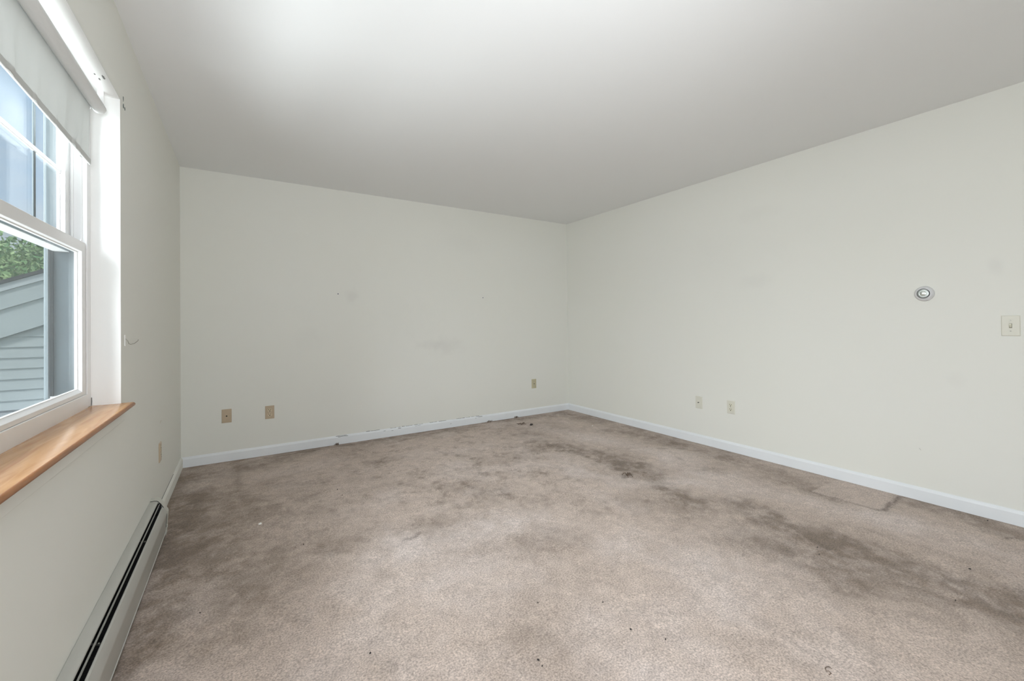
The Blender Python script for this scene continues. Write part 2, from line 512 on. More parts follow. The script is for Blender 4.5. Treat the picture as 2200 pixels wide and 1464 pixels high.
DIRT = [([(0.057, -0.331), (0.098, -1.09), (0.131, -1.656), (0.106, -2.018), (0.086, -2.335), (0.076, -2.477)], 0.1, 0.8), ([(0.16, -0.51), (0.26, -1.338), (0.29, -1.901), (0.234, -2.235)], 0.3, 0.38), ([(0.309, -0.812), (0.514, -1.291), (0.721, -1.267)], 0.22, 0.4), ([(0.083, -0.23), (0.352, -0.222), (0.682, -0.235)], 0.12, 0.55), ([(0.383, -0.175), (0.404, -0.968)], 0.02, 0.35), ([(0.186, -0.893), (0.523, -0.974)], 0.015, 0.4), ([(0.585, -0.095), (1.029, -0.088), (1.726, -0.066)], 0.015, 0.45), ([(1.577, -0.262), (2.27, -0.101), (2.699, -0.147)], 0.02, 0.35), ([(0.5, -1.742), (0.619, -1.875), (0.803, -1.825)], 0.25, 0.28), ([(0.28, -2.02), (0.381, -1.961), (0.492, -1.989)], 0.18, 0.3), ([(0.355, -2.25), (0.418, -2.223)], 0.12, 0.35), ([(0.533, -0.65), (0.752, -0.959), (0.933, -0.974)], 0.14, 0.3), ([(0.092, 0.021), (0.696, -0.013), (1.507, -0.019), (2.556, 0.031), (3.878, -0.166)], 0.12, 0.55), ([(1.739, -0.178), (2.352, -0.158), (2.956, -0.325)], 0.16, 0.3), ([(1.247, -0.757), (1.523, -0.729)], 0.1, 0.42), ([(2.915, -0.661), (3.678, -0.407)], 0.2, 0.25), ([(2.748, -1.061), (2.934, -1.314), (3.025, -1.64), (3.022, -1.955)], 0.17, 0.75), ([(3.003, -1.874), (2.992, -2.209), (2.842, -2.522)], 0.1, 0.6), ([(2.842, -2.522), (2.9, -2.718), (3.027, -2.884), (2.947, -3.182), (2.946, -3.357), (2.958, -3.542), (2.991, -3.698), (3.076, -3.854), (3.1, -3.979)], 0.13, 0.6), ([(2.904, -3.057), (2.933, -3.32), (3.096, -3.342)], 0.14, 0.6), ([(2.88, -3.514), (2.956, -3.736), (2.935, -4.0)], 0.2, 0.45), ([(2.908, -3.818), (2.788, -4.019)], 0.28, 0.35), ([(2.733, -2.766), (2.889, -3.013), (2.695, -3.296)], 0.2, 0.3), ([(2.514, -3.071), (2.676, -3.283), (2.661, -3.501)], 0.14, 0.3), ([(3.878, -0.166), (3.859, -1.195), (3.823, -1.793), (3.826, -2.288), (3.771, -2.65), (3.751, -2.967), (3.673, -3.131)], 0.16, 0.5), ([(3.658, -1.056), (3.78, -1.671)], 0.1, 0.35), ([(3.479, -2.264), (3.486, -2.631), (3.481, -2.884)], 0.06, 0.45), ([(3.665, -2.858), (3.693, -3.072)], 0.08, 0.5), ([(3.967, -3.362), (3.919, -3.555), (3.915, -3.76), (3.905, -3.877)], 0.14, 0.55), ([(1.726, -1.661), (1.879, -1.907)], 0.1, 0.35), ([(1.551, -1.217), (1.749, -1.29)], 0.08, 0.3), ([(1.987, -1.45), (2.285, -1.71)], 0.1, 0.35), ([(2.033, -1.288), (2.346, -1.286)], 0.1, 0.35), ([(2.486, -2.443), (2.76, -2.583), (2.761, -2.747)], 0.12, 0.35), ([(1.781, -2.502), (1.95, -2.643)], 0.12, 0.3), ([(1.464, -2.458), (1.671, -2.569)], 0.12, 0.25), ([(1.353, -1.994), (1.409, -2.066)], 0.08, 0.35), ([(1.443, -2.054), (1.629, -2.107)], 0.08, 0.28), ([(0.772, -2.028), (0.909, -2.012)], 0.1, 0.25), ([(1.499, -1.785), (1.608, -1.9)], 0.07, 0.35), ([(0.389, -2.426), (0.448, -2.436)], 0.06, 0.4), ([(0.404, -2.518), (0.608, -2.416)], 0.1, 0.2), ([(2.249, -3.694), (2.128, -3.76)], 0.08, 0.3), ([(1.951, -1.908), (2.041, -2.104)], 0.08, 0.35)]
WORN = [([(1.803, -2.293), (1.428, -2.268), (1.217, -2.27)], 0.2, 0.8), ([(1.43, -2.65), (1.233, -2.665)], 0.2, 0.5), ([(3.172, -0.722), (3.386, -1.202), (3.418, -1.859), (3.351, -2.427), (3.446, -2.812), (3.458, -3.21), (3.535, -3.508), (3.537, -3.851)], 0.13, 0.45), ([(2.583, -1.789), (2.662, -1.964), (3.032, -2.381)], 0.08, 0.6), ([(2.615, -2.154), (2.859, -2.318), (3.087, -2.418)], 0.1, 0.5), ([(1.089, -0.436), (0.789, -0.581), (0.535, -0.593)], 0.08, 0.35), ([(1.143, -2.05), (1.185, -2.222)], 0.15, 0.6), ([(2.032, -2.697), (2.024, -2.802)], 0.12, 0.5), ([(1.572, -3.11), (1.773, -3.21)], 0.15, 0.4), ([(1.454, -3.322), (1.496, -3.401)], 0.12, 0.5), ([(0.737, -0.414), (0.537, -0.535)], 0.06, 0.3), ([(0.507, -1.489), (0.542, -1.492)], 0.02, 0.5), ([(1.659, 0.201), (1.688, -0.338)], 0.02, 0.5), ([(2.279, -3.071), (2.248, -3.23), (2.052, -3.327)], 0.2, 0.5), ([(1.643, -0.735), (2.105, -0.887)], 0.1, 0.35), ([(3.868, -3.189), (3.807, -3.281)], 0.14, 0.35)]
NX, NY = 300, 500
gx = np.linspace(0, W, NX + 1); gy = np.linspace(YR, 0, NY + 1)
GX, GY = np.meshgrid(gx, gy, indexing='ij')
# domain warp makes the stain edges ragged
wx = GX + (fbm(GX, GY, 3.0, 11) - 0.5) * 0.22 + (fbm(GX, GY, 14, 12, 4, .7) - 0.5) * 0.16
wy = GY + (fbm(GX, GY, 3.0, 21) - 0.5) * 0.22 + (fbm(GX, GY, 14, 22, 4, .7) - 0.5) * 0.16
red = np.zeros_like(GX); grn = np.zeros_like(GX); blu = np.zeros_like(GX)
brk = fbm(GX, GY, 10, 31, 5, 0.8)
brk = np.clip((brk - 0.36) / 0.26, 0, 1)
for pts, w_, s_ in DIRT:
    narrow = w_ < 0.03
    d_ = seg_dist(GX if narrow else wx, GY if narrow else wy, pts)
    v = np.exp(-(d_ / w_) ** 2 * 1.1) * s_
    if not narrow:
        v = v * (0.35 + 0.85 * brk)
    red = 1 - (1 - red) * (1 - np.clip(v, 0, 1))
for pts, w_, s_ in WORN:
    d_ = seg_dist(wx, wy, pts)
    v = np.exp(-(d_ / w_) ** 2 * 1.1) * s_ * (0.6 + 0.5 * brk)
    grn = 1 - (1 - grn) * (1 - np.clip(v, 0, 1))
# general mottling, soil along the skirting
mott = fbm(GX, GY, 2.2, 41, 6, 0.68)
red = red + np.clip((mott - 0.50) * 1.9, -0.12, 0.5) * 0.6 + 0.05
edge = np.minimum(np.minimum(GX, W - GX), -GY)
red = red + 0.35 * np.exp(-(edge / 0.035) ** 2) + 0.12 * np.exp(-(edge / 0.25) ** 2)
cell = np.clip((fbm(GX, GY, 13, 61, 5, 0.75) - 0.53) * 5, 0, 1) * (0.22 + np.exp(-((GX - 2.0) ** 2 + (GY + 1.2) ** 2) / 1.3))
red = red + cell * 0.5
grn = grn + np.clip((fbm(GX, GY, 3.1, 51, 5) - 0.52) * 2.2, 0, 0.5) * 0.8
grn = grn * (1 - np.clip(red, 0, 1) * 0.5)
# newer patch let into the carpet beside the right wall
pw = (fbm(GX, GY, 30, 71) - 0.5) * 0.012
inp = ((GX + pw > 3.62) & (GY + pw < -3.0) & (GY + pw > -3.355)).astype(float)
red = red * (1 - 0.75 * inp); grn = grn * (1 - inp) + 0.12 * inp
for pts, w_, s_ in (([(3.62, -2.98), (3.64, -3.36)], 0.010, 0.5), ([(3.64, -3.365), (4.02, -3.35)], 0.013, 0.75), ([(1.16, -0.075), (1.72, -0.07), (2.2, -0.16)], 0.010, 0.35),
                    ([(1.14, -2.11), (1.2, -2.12), (1.24, -2.08)], 0.014, 0.55), ([(3.772, -3.823), (3.797, -3.852), (3.819, -3.872)], 0.006, 0.75), ([(2.79, -2.12), (2.88, -2.11)], 0.022, 0.55),
                    ([(3.60, -1.80), (3.63, -1.83)], 0.02, 0.5), ([(3.72, -1.88), (3.76, -1.93)], 0.02, 0.5), ([(3.50, -2.06), (3.47, -2.10)], 0.018, 0.35)):
    d_ = seg_dist(GX + (fbm(GX, GY, 25, 81) - .5) * .05, GY + (fbm(GX, GY, 25, 82) - .5) * .05, pts)
    blu = np.maximum(blu, np.exp(-(d_ / w_) ** 2) * s_)
hgt = (fbm(GX, GY, 5, 91, 4) - 0.5) * 0.012 + (fbm(GX, GY, 13, 93, 3, .6) - 0.5) * 0.009 * (0.4 + np.exp(-((GX - 1.9) ** 2 + (GY + 1.4) ** 2) / 0.9)) + (fbm(GX, GY, 30, 95, 2) - 0.5) * 0.003
hgt = hgt * np.clip(edge / 0.05, 0, 1)
co = np.stack([GX, GY, hgt], -1).reshape(-1, 3)
idx = np.arange((NX + 1) * (NY + 1)).reshape(NX + 1, NY + 1)
qs = np.stack([idx[:-1, :-1], idx[1:, :-1], idx[1:, 1:], idx[:-1, 1:]], -1).reshape(-1, 4)
me = bpy.data.meshes.new('floor')
me.from_pydata(co.tolist(), [], qs.tolist())
ca = me.color_attributes.new('wear', 'FLOAT_COLOR', 'POINT')
cols = np.stack([np.clip(red, 0, 1), np.clip(grn, 0, 1), np.clip(blu, 0, 1), np.ones_like(red)], -1).reshape(-1).astype(np.float32)
ca.data.foreach_set('color', cols)
for p in me.polygons:
    p.use_smooth = True
me.materials.append(m_carpet)
fl = bpy.data.objects.new('floor', me); C.objects.link(fl)
struct(fl, 'worn and stained beige carpet', 'floor')
bm = B(); box(bm, -TH, W + 0.12, YR - 0.12, 0.12, -0.16, -0.02)
obj('subfloor', bm, m_bark, fl)

# ------------------------------------------------------------------ baseboards
BP = [(0, -0.01), (0.013, -0.01), (0.013, 0.066), (0.011, 0.071), (0.007, 0.080), (0.003, 0.0835), (0, 0.0835)]
bm = B(); prism(bm, [(y * -1, z) for y, z in BP], 'x', 0.0, W)
bb = struct(obj('baseboard_back', bm, m_chip, smooth=False), 'white painted baseboard with dark chips along its top edge', 'baseboard')
bm = B(); prism(bm, [(W - x, z) for x, z in BP], 'y', YR, 0.0)
struct(obj('baseboard_right', bm, m_chip), 'white painted baseboard along the wall with the thermostat', 'baseboard')
bm = B(); prism(bm, [(x, z) for x, z in BP], 'y', -1.292, 0.0)
bl = struct(obj('baseboard_left', bm, m_wall), 'short cream baseboard between the heater and the corner', 'baseboard')
# torn paint along the top edge
random.seed(3)
bm = B()
def chip(x, z, L, t_, y=-0.0135):
    k = 5
    top = [(x + L * i / k, z + t_ * (0.5 + random.random() * 0.7)) for i in range(k + 1)]
    bot = [(x + L * i / k, z - t_ * random.random() * 0.4) for i in range(k, -1, -1)]
    prism(bm, top + bot, 'y', y, y + 0.002)
for x, z, L, t_ in ((1.17, .0785, .10, .0035), (1.19, .071, .09, .003)):
    chip(x, z, L, t_, -0.0095 if z > .075 else -0.0135)
x = 1.45
while x < 2.72:
    L = 0.02 + random.random() * 0.07
    if random.random() < 0.85:
        chip(x, 0.0818, L, 0.0022 + random.random() * 0.0024, -0.0050)
    x += L + random.random() * 0.025
for x, z, L, t_ in ((1.62, .066, .02, .003), (1.70, .058, .02, .004), (1.77, .07, .03, .004), (2.35, .04, .012, .004), (2.66, .063, .012, .004), (2.70, .071, .05, .002), (2.68, .077, .07, .002), (1.95, .073, .06, .0015)):
    chip(x, z, L, t_)
m_scuff = mat('exposed_grey_primer', (0.22, 0.22, 0.21), 0.8, 0, 0.2, (60, 0.3))
obj('paint_chip', bm, m_scuff, bb, label='dark chipped paint marks', kind='stuff')
bm = B(); prism(bm, [(0.0, 0.082), (0.0032, 0.082), (0.0032, 0.0848), (0, 0.0848)], 'y', -1.28, -0.45)
obj('caulk_gap', bm, m_scuff, bl, label='dark gap between baseboard and wall')

# ------------------------------------------------------------------ window
w1 = struct(empty('window_1', (0, 0, 0)), 'white vinyl double-hung window half covered by a roller blind', 'window')
FX0, FX1 = -0.20, -0.090
LY = -2.029                       # face of the right liner
RY = OY0 + 0.044                  # face of the far-left liner
bm = B()
box(bm, FX0, FX1, LY, OY1, 0.829, OZ1, 0.0015); box(bm, FX0, FX1, OY0, RY, 0.829, OZ1, 0.0015)
prism(bm, [(FX0, 0.829), (FX1 + 0.001, 0.829), (FX1 + 0.001, 0.881), (FX1 - 0.001, 0.8825), (-0.128, 0.8825), (-0.132, 0.872), (FX0, 0.858)], 'y', RY, LY)
box(bm, FX0, FX1, RY, LY, 2.045, OZ1, 0.002)
# jamb beads and the parting stop that guides the sashes
box(bm, -0.1345, -0.128, LY - 0.006, LY, 0.8825, 2.045, 0.001)
box(bm, -0.1075, -0.1045, LY - 0.003, LY, 1.476, 2.045)
box(bm, -0.1345, -0.128, RY, RY + 0.006, 0.8825, 2.045, 0.001)
obj('window_frame', bm, m_vinyl, w1)


def sash(name, y0, y1, z0, z1, xf, xb, ws, wb, wt, xg, bev_s, bev_b):
    """moulded rectangular sash; the glazing bead slopes back to the pane at xg"""
    def ring(a, dy, db, dt):
        return [(a, y0 + dy, z0 + db), (a, y1 - dy, z0 + db), (a, y1 - dy, z1 - dt), (a, y0 + dy, z1 - dt)]
    rings = [ring(xb, 0, 0, 0), ring(xf - 0.002, 0, 0, 0), ring(xf, 0.002, 0.002, 0.002), ring(xf, ws - 0.001, wb - 0.001, wt - 0.001), ring(xf - 0.001, ws, wb, wt),
             ring(xg + 0.005, ws + bev_s, wb + bev_b, wt + bev_s), ring(xg + 0.004, ws + bev_s + 0.003, wb + bev_b + 0.003, wt + bev_s + 0.003),
             ring(xg - 0.004, ws + bev_s + 0.003, wb + bev_b + 0.003, wt + bev_s + 0.003), ring(xb, ws + 0.004, wb + 0.004, wt + 0.004)]
    bm = B()
    vr = [[bm.verts.new(p) for p in r] for r in rings]
    vr.append(vr[0])
    for A, Bq in zip(vr, vr[1:]):
        for i in range(4):
            j = (i + 1) % 4
            bm.faces.new((A[i], A[j], Bq[j], Bq[i]))
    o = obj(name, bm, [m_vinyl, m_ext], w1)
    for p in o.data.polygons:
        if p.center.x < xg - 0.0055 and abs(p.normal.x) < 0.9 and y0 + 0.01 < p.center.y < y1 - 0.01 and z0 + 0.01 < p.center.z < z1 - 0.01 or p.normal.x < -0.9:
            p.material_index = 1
    bm = B(); box(bm, xg - 0.002, xg + 0.002, y0 + ws, y1 - ws, z0 + wb, z1 - wt)
    obj('glass_pane', bm, m_glass, o)
    return o


lo = sash('lower_sash', RY + 0.018, -2.047, 0.883, 1.474, -0.0915, -0.126, 0.040, 0.016, 0.039, -0.1085, 0.0015, 0.009)
upz0, upz1 = 1.436, 2.045
us = sash('upper_sash', RY, LY, upz0, upz1, -0.138, -0.182, 0.051, 0.05, 0.05, -0.157, 0.0, 0.004)
# vinyl jamb between frame and lower sash
bm = B(); box(bm, -0.126, -0.1, -2.047, LY, 0.883, 1.474); box(bm, -0.126, -0.1, RY, RY + 0.018, 0.883, 1.474)
obj('sash_track', bm, m_vinyl, w1)
for z in (1.735,):
    bm = B(); box(bm, -0.1545, -0.149, RY + 0.051, LY - 0.051, z - 0.009, z + 0.009, 0.002)
    obj('muntin', bm, m_vinyl, us)
for y in (-2.315, RY + 0.27):  # vertical bars: backlit shade is put into the grey colour
    bm = B(); box(bm, -0.1545, -0.1505, y - 0.008, y + 0.008, upz0 + 0.05, upz1 - 0.05, 0.001)
    obj('muntin', bm, m_ext2, us, label='vertical glazing bar with backlit shade in its grey colour')
bm = B(); box(bm, -0.092, -0.090, LY - 0.075, LY - 0.068, 1.4735, 1.478); box(bm, -0.118, -0.096, -2.98, -2.91, 1.474, 1.482, 0.003)
obj('sash_lock', bm, m_vinyl, lo)
# outer parts: track cover and casing with shade in their grey, stop, screen
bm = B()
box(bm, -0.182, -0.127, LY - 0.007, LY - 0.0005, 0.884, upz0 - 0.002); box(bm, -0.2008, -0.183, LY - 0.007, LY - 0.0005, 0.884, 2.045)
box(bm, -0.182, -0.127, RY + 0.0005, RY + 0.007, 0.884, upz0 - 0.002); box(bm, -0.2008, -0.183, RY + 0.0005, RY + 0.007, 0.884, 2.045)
obj('shaded_track_cover', bm, m_ext, w1, label='outer track cover with shade in its blue-grey colour')
bm = B()
for ya, yb in ((LY + 0.018, OY1 + 0.07), (OY0 - 0.07, RY - 0.018)):
    box(bm, -0.215, -0.202, ya, yb, 0.79, 2.14, 0.002)
box(bm, -0.215, -0.202, RY - 0.018, LY + 0.018, 2.06, 2.14, 0.002); box(bm, -0.225, -0.202, RY - 0.018, LY + 0.018, 0.79, 0.86, 0.002)
obj('exterior_casing', bm, m_ext2, w1, label='outer casing with shade in its grey colour')
bm = B()
sy0, sy1 = RY + 0.009, LY - 0.009
box(bm, -0.199, -0.191, sy0, sy0 + 0.018, 0.860, 1.47); box(bm, -0.199, -0.191, sy1 - 0.018, sy1, 0.860, 1.47)
box(bm, -0.199, -0.191, sy0 + 0.018, sy1 - 0.018, 0.860, 0.866); box(bm, -0.199, -0.191, sy0 + 0.018, sy1 - 0.018, 1.452, 1.47)
sc = obj('screen_frame', bm, m_ext2, w1, label='grey insect screen frame')
bm = B(); vs = [bm.verts.new(p) for p in ((-0.195, sy0 + .018, .866), (-0.195, sy1 - .018, .866), (-0.195, sy1 - .018, 1.452), (-0.195, sy0 + .018, 1.452))]; bm.faces.new(vs)
obj('screen_mesh', bm, m_screen, sc)
# wooden sill with a rounded nose
bm = B()
prof = [(-0.0895, 0.8125), (-0.0895, 0.829), (0.036, 0.829), (0.0395, 0.8275), (0.0425, 0.8245), (0.0435, 0.8205), (0.0425, 0.8165), (0.0395, 0.8135), (0.036, 0.8125)]
prism(bm, prof, 'y', OY0 - 0.012, -1.9735)
bm.faces.ensure_lookup_table()
for f in bm.faces:
    f.normal_update()
sill = obj('window_sill', bm, [m_wood, m_wood_edge], w1, smooth=True, label='varnished honey-brown wooden sill')
for p in sill.data.polygons:
    if p.center.x > 0.037 or (abs(p.normal.y) > 0.9) or p.normal.z < -0.5:
        p.material_index = 1
bm = B(); box(bm, 0.0, 0.010, OY0 - 0.005, -1.978, 0.757, 0.8125, 0.002)
obj('sill_apron', bm, m_wall, w1, label='wall-coloured apron board under the sill')

# ------------------------------------------------------------------ roller blind
rb = thing('roller_blind', 'pale grey roller blind pulled partway down inside the window recess', 'blind', (-0.05, -2.64, 2.011))
TY0, TY1 = OY0 + 0.015, -2.043
my = lambda y: y + 2.64
RX = Matrix.Rotation(-PI / 2, 4, 'X')     # local +Z -> +Y
bm = B(); L_ = TY1 - TY0
lathe(bm, [(0.0205, 0), (0.0205, L_ - 0.004), (0.0185, L_)], 40, Matrix.Translation((0, my(TY0), 0)) @ RX)
m_tube = mat('blind_roll_cloth', (0.78, 0.79, 0.79), 0.55, 0, 0.3, (4, 0.01))
obj('roller_tube', bm, m_tube, rb, smooth=True, label='white roll of wound cloth')
bm = B(); lathe(bm, [(0.0, 0), (0.0125, 0.0), (0.0125, 0.006), (0.005, 0.008), (0.005, 0.014), (0, 0.014)], 24, Matrix.Translation((0, my(TY1), 0)) @ RX)
obj('end_plug', bm, m_greyring, rb, smooth=True, label='dark end pin')
for s, y in ((1, -2.031), (-1, OY0 + 0.004)):
    bm = B(); box(bm, -0.010, 0.010, my(y) - 0.002, my(y) + 0.002, -0.012, OZ1 - 2.011 - 0.0015, 0.001)
    obj('bracket', bm, m_white, rb)
bm = B(); box(bm, -0.0225, -0.0195, my(-2.0785), my(-2.069), -0.016, -0.002, 0.001)
obj('cord_clip', bm, m_vinyl, rb, label='small glossy white clip at the cloth edge')
# cloth
CY0, CY1, CZ0, CZ1 = OY0 + 0.035, -2.079, 1.7745, 2.011
bm = B()
nu, nv = 180, 34
g2 = []
for i in range(nu + 1):
    row = []
    y = CY0 + (CY1 - CY0) * i / nu
    for k in range(nv + 1):
        v = k / nv
        z = CZ1 + (CZ0 + 0.018 * (CY1 - y) / 0.72 - CZ1) * v
        d = v
        x = -0.0207
        e = (CY1 - y)
        x += d * 0.0030 * math.sin(y * 34 + v * 2.2) + d * 0.0020 * math.sin(y * 81 + v * 4 + 1.0)
        x += 0.006 * d * math.exp(-((e - 0.10 - 0.10 * v) / 0.025) ** 2) - 0.005 * d * math.exp(-((e - 0.05 - 0.03 * v) / 0.018) ** 2)
        x += 0.006 * d * math.exp(-((y + 2.82 - 0.10 * v) / 0.03) ** 2)
        yy = y + (0.004 * math.sin(v * 5.5) * (1 if i == nu else 0)) - (0.0 if i < nu else 0.003 * v)
        row.append(bm.verts.new((x, my(yy), z - 2.011)))
    g2.append(row)
for i in range(nu):
    for k in range(nv):
        bm.faces.new((g2[i][k], g2[i + 1][k], g2[i + 1][k + 1], g2[i][k + 1]))
cl = obj('blind_cloth', bm, m_cloth, rb, smooth=True, label='creased translucent grey cloth')
md = cl.modifiers.new('thick', 'SOLIDIFY'); md.thickness = 0.0006; md.offset = 0
bm = B()
box(bm, -0.0235, -0.0175, my(CY0), my(CY1 + 0.002), CZ0 - 2.011 - 0.0015, CZ0 - 2.011 + 0.021, 0.002)
for v_ in bm.verts:
    v_.co.z += 0.018 * (CY1 - (v_.co.y - 2.64)) / 0.72
obj('hem_bar', bm, m_cloth, rb, label='stiff hem along the lower edge')

# ------------------------------------------------------------------ baseboard heater
HY0, HY1 = YR + 0.4, -1.345
ht = thing('baseboard_heater', 'long grey metal baseboard heater on the wall under the window', 'heater', (0.0, HY1, 0.0))
hy = lambda y: y - HY1
bm = B(); box(bm, 0.001, 0.004, hy(HY0), hy(HY1), 0.02, 0.199)
obj('back_panel', bm, m_heat, ht)
bm = B(); strip(bm, [(0.001, 0.2005), (0.018, 0.2005), (0.027, 0.1985), (0.033, 0.1945), (0.0335, 0.190)], 'y', hy(HY0), hy(HY1), 0.0015)
obj('top_cover', bm, m_heat, ht, smooth=True)
bm = B(); strip(bm, [(0.0385, 0.166), (0.0392, 0.1800), (0.0428, 0.1803)], 'y', hy(HY0), hy(HY1), 0.0012)
obj('damper_blade', bm, m_heat, ht, smooth=True, label='narrow grey damper blade in the slot')
bm = B(); strip(bm, [(0.046, 0.150), (0.0515, 0.1615), (0.0555, 0.1600), (0.0695, 0.1310), (0.0706, 0.1250), (0.0700, 0.1190), (0.0640, 0.0240), (0.0665, 0.0215), (0.0655, 0.0195)], 'y', hy(HY0), hy(HY1), 0.0014)
obj('front_panel', bm, m_heat, ht, smooth=True)
bm = B(); box(bm, 0.004, 0.047, hy(HY1 - 0.012), hy(HY1 - 0.001), 0.04, 0.182)  # slab added to keep the slot dark up to the end cap
obj('slot_shade_slab', bm, m_dark, ht, label='dark slab standing in for shade at the slot end')
bm = B(); tube(bm, [(0.032, hy(HY0 + 0.05), 0.10), (0.032, hy(HY1 - 0.01), 0.10)], 0.011, 16)
obj('heating_pipe', bm, m_fin, ht, smooth=True)
bm = B()
y = HY0 + 0.1
while y < HY1 - 0.05:
    box(bm, 0.008, 0.056, hy(y), hy(y + 0.0012), 0.07, 0.135)
    y += 0.012
obj('heating_fin', bm, m_fin, ht, kind='stuff')
bm = B()
box(bm, 0.004, 0.021, hy(HY0), hy(HY1), 0.150, 0.152)
obj('inner_lip', bm, m_dark, ht, label='dark inner lip')
for yy in (-1.78, -2.52, -3.4):
    bm = B(); strip(bm, [(0.004, 0.185), (0.010, 0.166), (0.030, 0.158), (0.047, 0.151)], 'y', hy(yy), hy(yy + 0.012), 0.002)
    obj('support_bracket', bm, m_fin, ht)
    bm = B(); lathe(bm, [(0.0, 0), (0.003, 0.0), (0.0022, 0.0015), (0, 0.002)], 12, Matrix.Translation((0.042, hy(yy + .006), 0.158)))
    obj('screw', bm, m_steel, ht)
capo = [(0.0, 0.2035), (0.019, 0.2035), (0.029, 0.2010), (0.036, 0.1965), (0.047, 0.183), (0.058, 0.163), (0.0655, 0.142), (0.0715, 0.131), (0.0730, 0.122), (0.0725, 0.112), (0.0685, 0.050), (0.0660, 0.0), (0.0, 0.0)]
bm = B(); prism(bm, capo, 'y', hy(HY1 + 0.001), hy(HY1 + 0.045))
bmesh.ops.bevel(bm, geom=[e for e in bm.edges if abs(e.verts[0].co.y - e.verts[1].co.y) < 1e-5], offset=0.0012, segments=2, affect='EDGES')
# a return flange that laps over the covers
obj('end_cap', bm, m_heatcap, ht, smooth=True, label='cream end cap')
bm = B(); strip(bm, [(0.0690, 0.050), (0.0728, 0.112), (0.0730, 0.122), (0.0716, 0.1315), (0.0650, 0.1435), (0.0570, 0.1635), (0.046, 0.1835), (0.0355, 0.1972), (0.029, 0.2015), (0.019, 0.2037), (0.001, 0.2037)], 'y', hy(HY1 - 0.010), hy(HY1 + 0.001), 0.0009)
obj('cap_flange', bm, m_heatcap, ht, smooth=True)
bm = B(); strip(bm, [(0.0682, 0.050), (0.0720, 0.112), (0.0722, 0.1215), (0.0708, 0.1308), (0.0643, 0.1428), (0.0562, 0.163), (0.0455, 0.1828), (0.035, 0.1965), (0.0288, 0.2009), (0.019, 0.2031), (0.001, 0.2031)], 'y', hy(HY1 - 0.0145), hy(HY1 - 0.0095), 0.001)
obj('shadow_gap', bm, m_dark, ht, label='dark joint between cap and covers')
bm = B(); box(bm, 0.0690, 0.0735, hy(HY1 - 0.012), hy(HY1 + 0.006), 0.046, 0.060, 0.001)
obj('clip_tab', bm, m_heatcap, ht)
bm = B(); box(bm, 0.050, 0.0625, hy(HY1 - 0.05), hy(HY1 - 0.018), 0.0, 0.028, 0.001)
obj('foot_bracket', bm, m_dark, ht, label='dark foot under the panel')


# ------------------------------------------------------------------ wall plates
def plate_bm(hw_=0.035, hh=0.057, t_=0.0055, holes=None):
    bm = B()
    o0 = [(-hw_, -hh), (hw_, -hh), (hw_, hh), (-hw_, hh)]
    def loop(k, y):
        return [bm.verts.new((x * (1 - k / hw_), y, z_ * (1 - k / hh))) for x, z_ in o0]
    ls = [loop(0, 0), loop(0, -0.0025), loop(0.003, -t_)]
    for A, Bq in zip(ls, ls[1:]):
        for i in range(4):
            j = (i + 1) % 4
            bm.faces.new((A[i], A[j], Bq[j], Bq[i]))
    bm.faces.new(ls[0][::-1]); bm.faces.new(ls[-1])
    return bm


def disc(bm, x, z_, y0, r, t_, seg=20):
    lathe(bm, [(r, 0), (r, t_ * 0.7), (r * 0.8, t_), (0, t_)], seg, Matrix.Translation((x, y0, z_)) @ Matrix.Rotation(PI / 2, 4, 'X'))


def screw(root, x, z_, m=None):
    bm = B(); disc(bm, x, z_, -0.0054, 0.0032, 0.0012, 14)
    s = obj('screw', bm, m or m_steel, root)
    return s


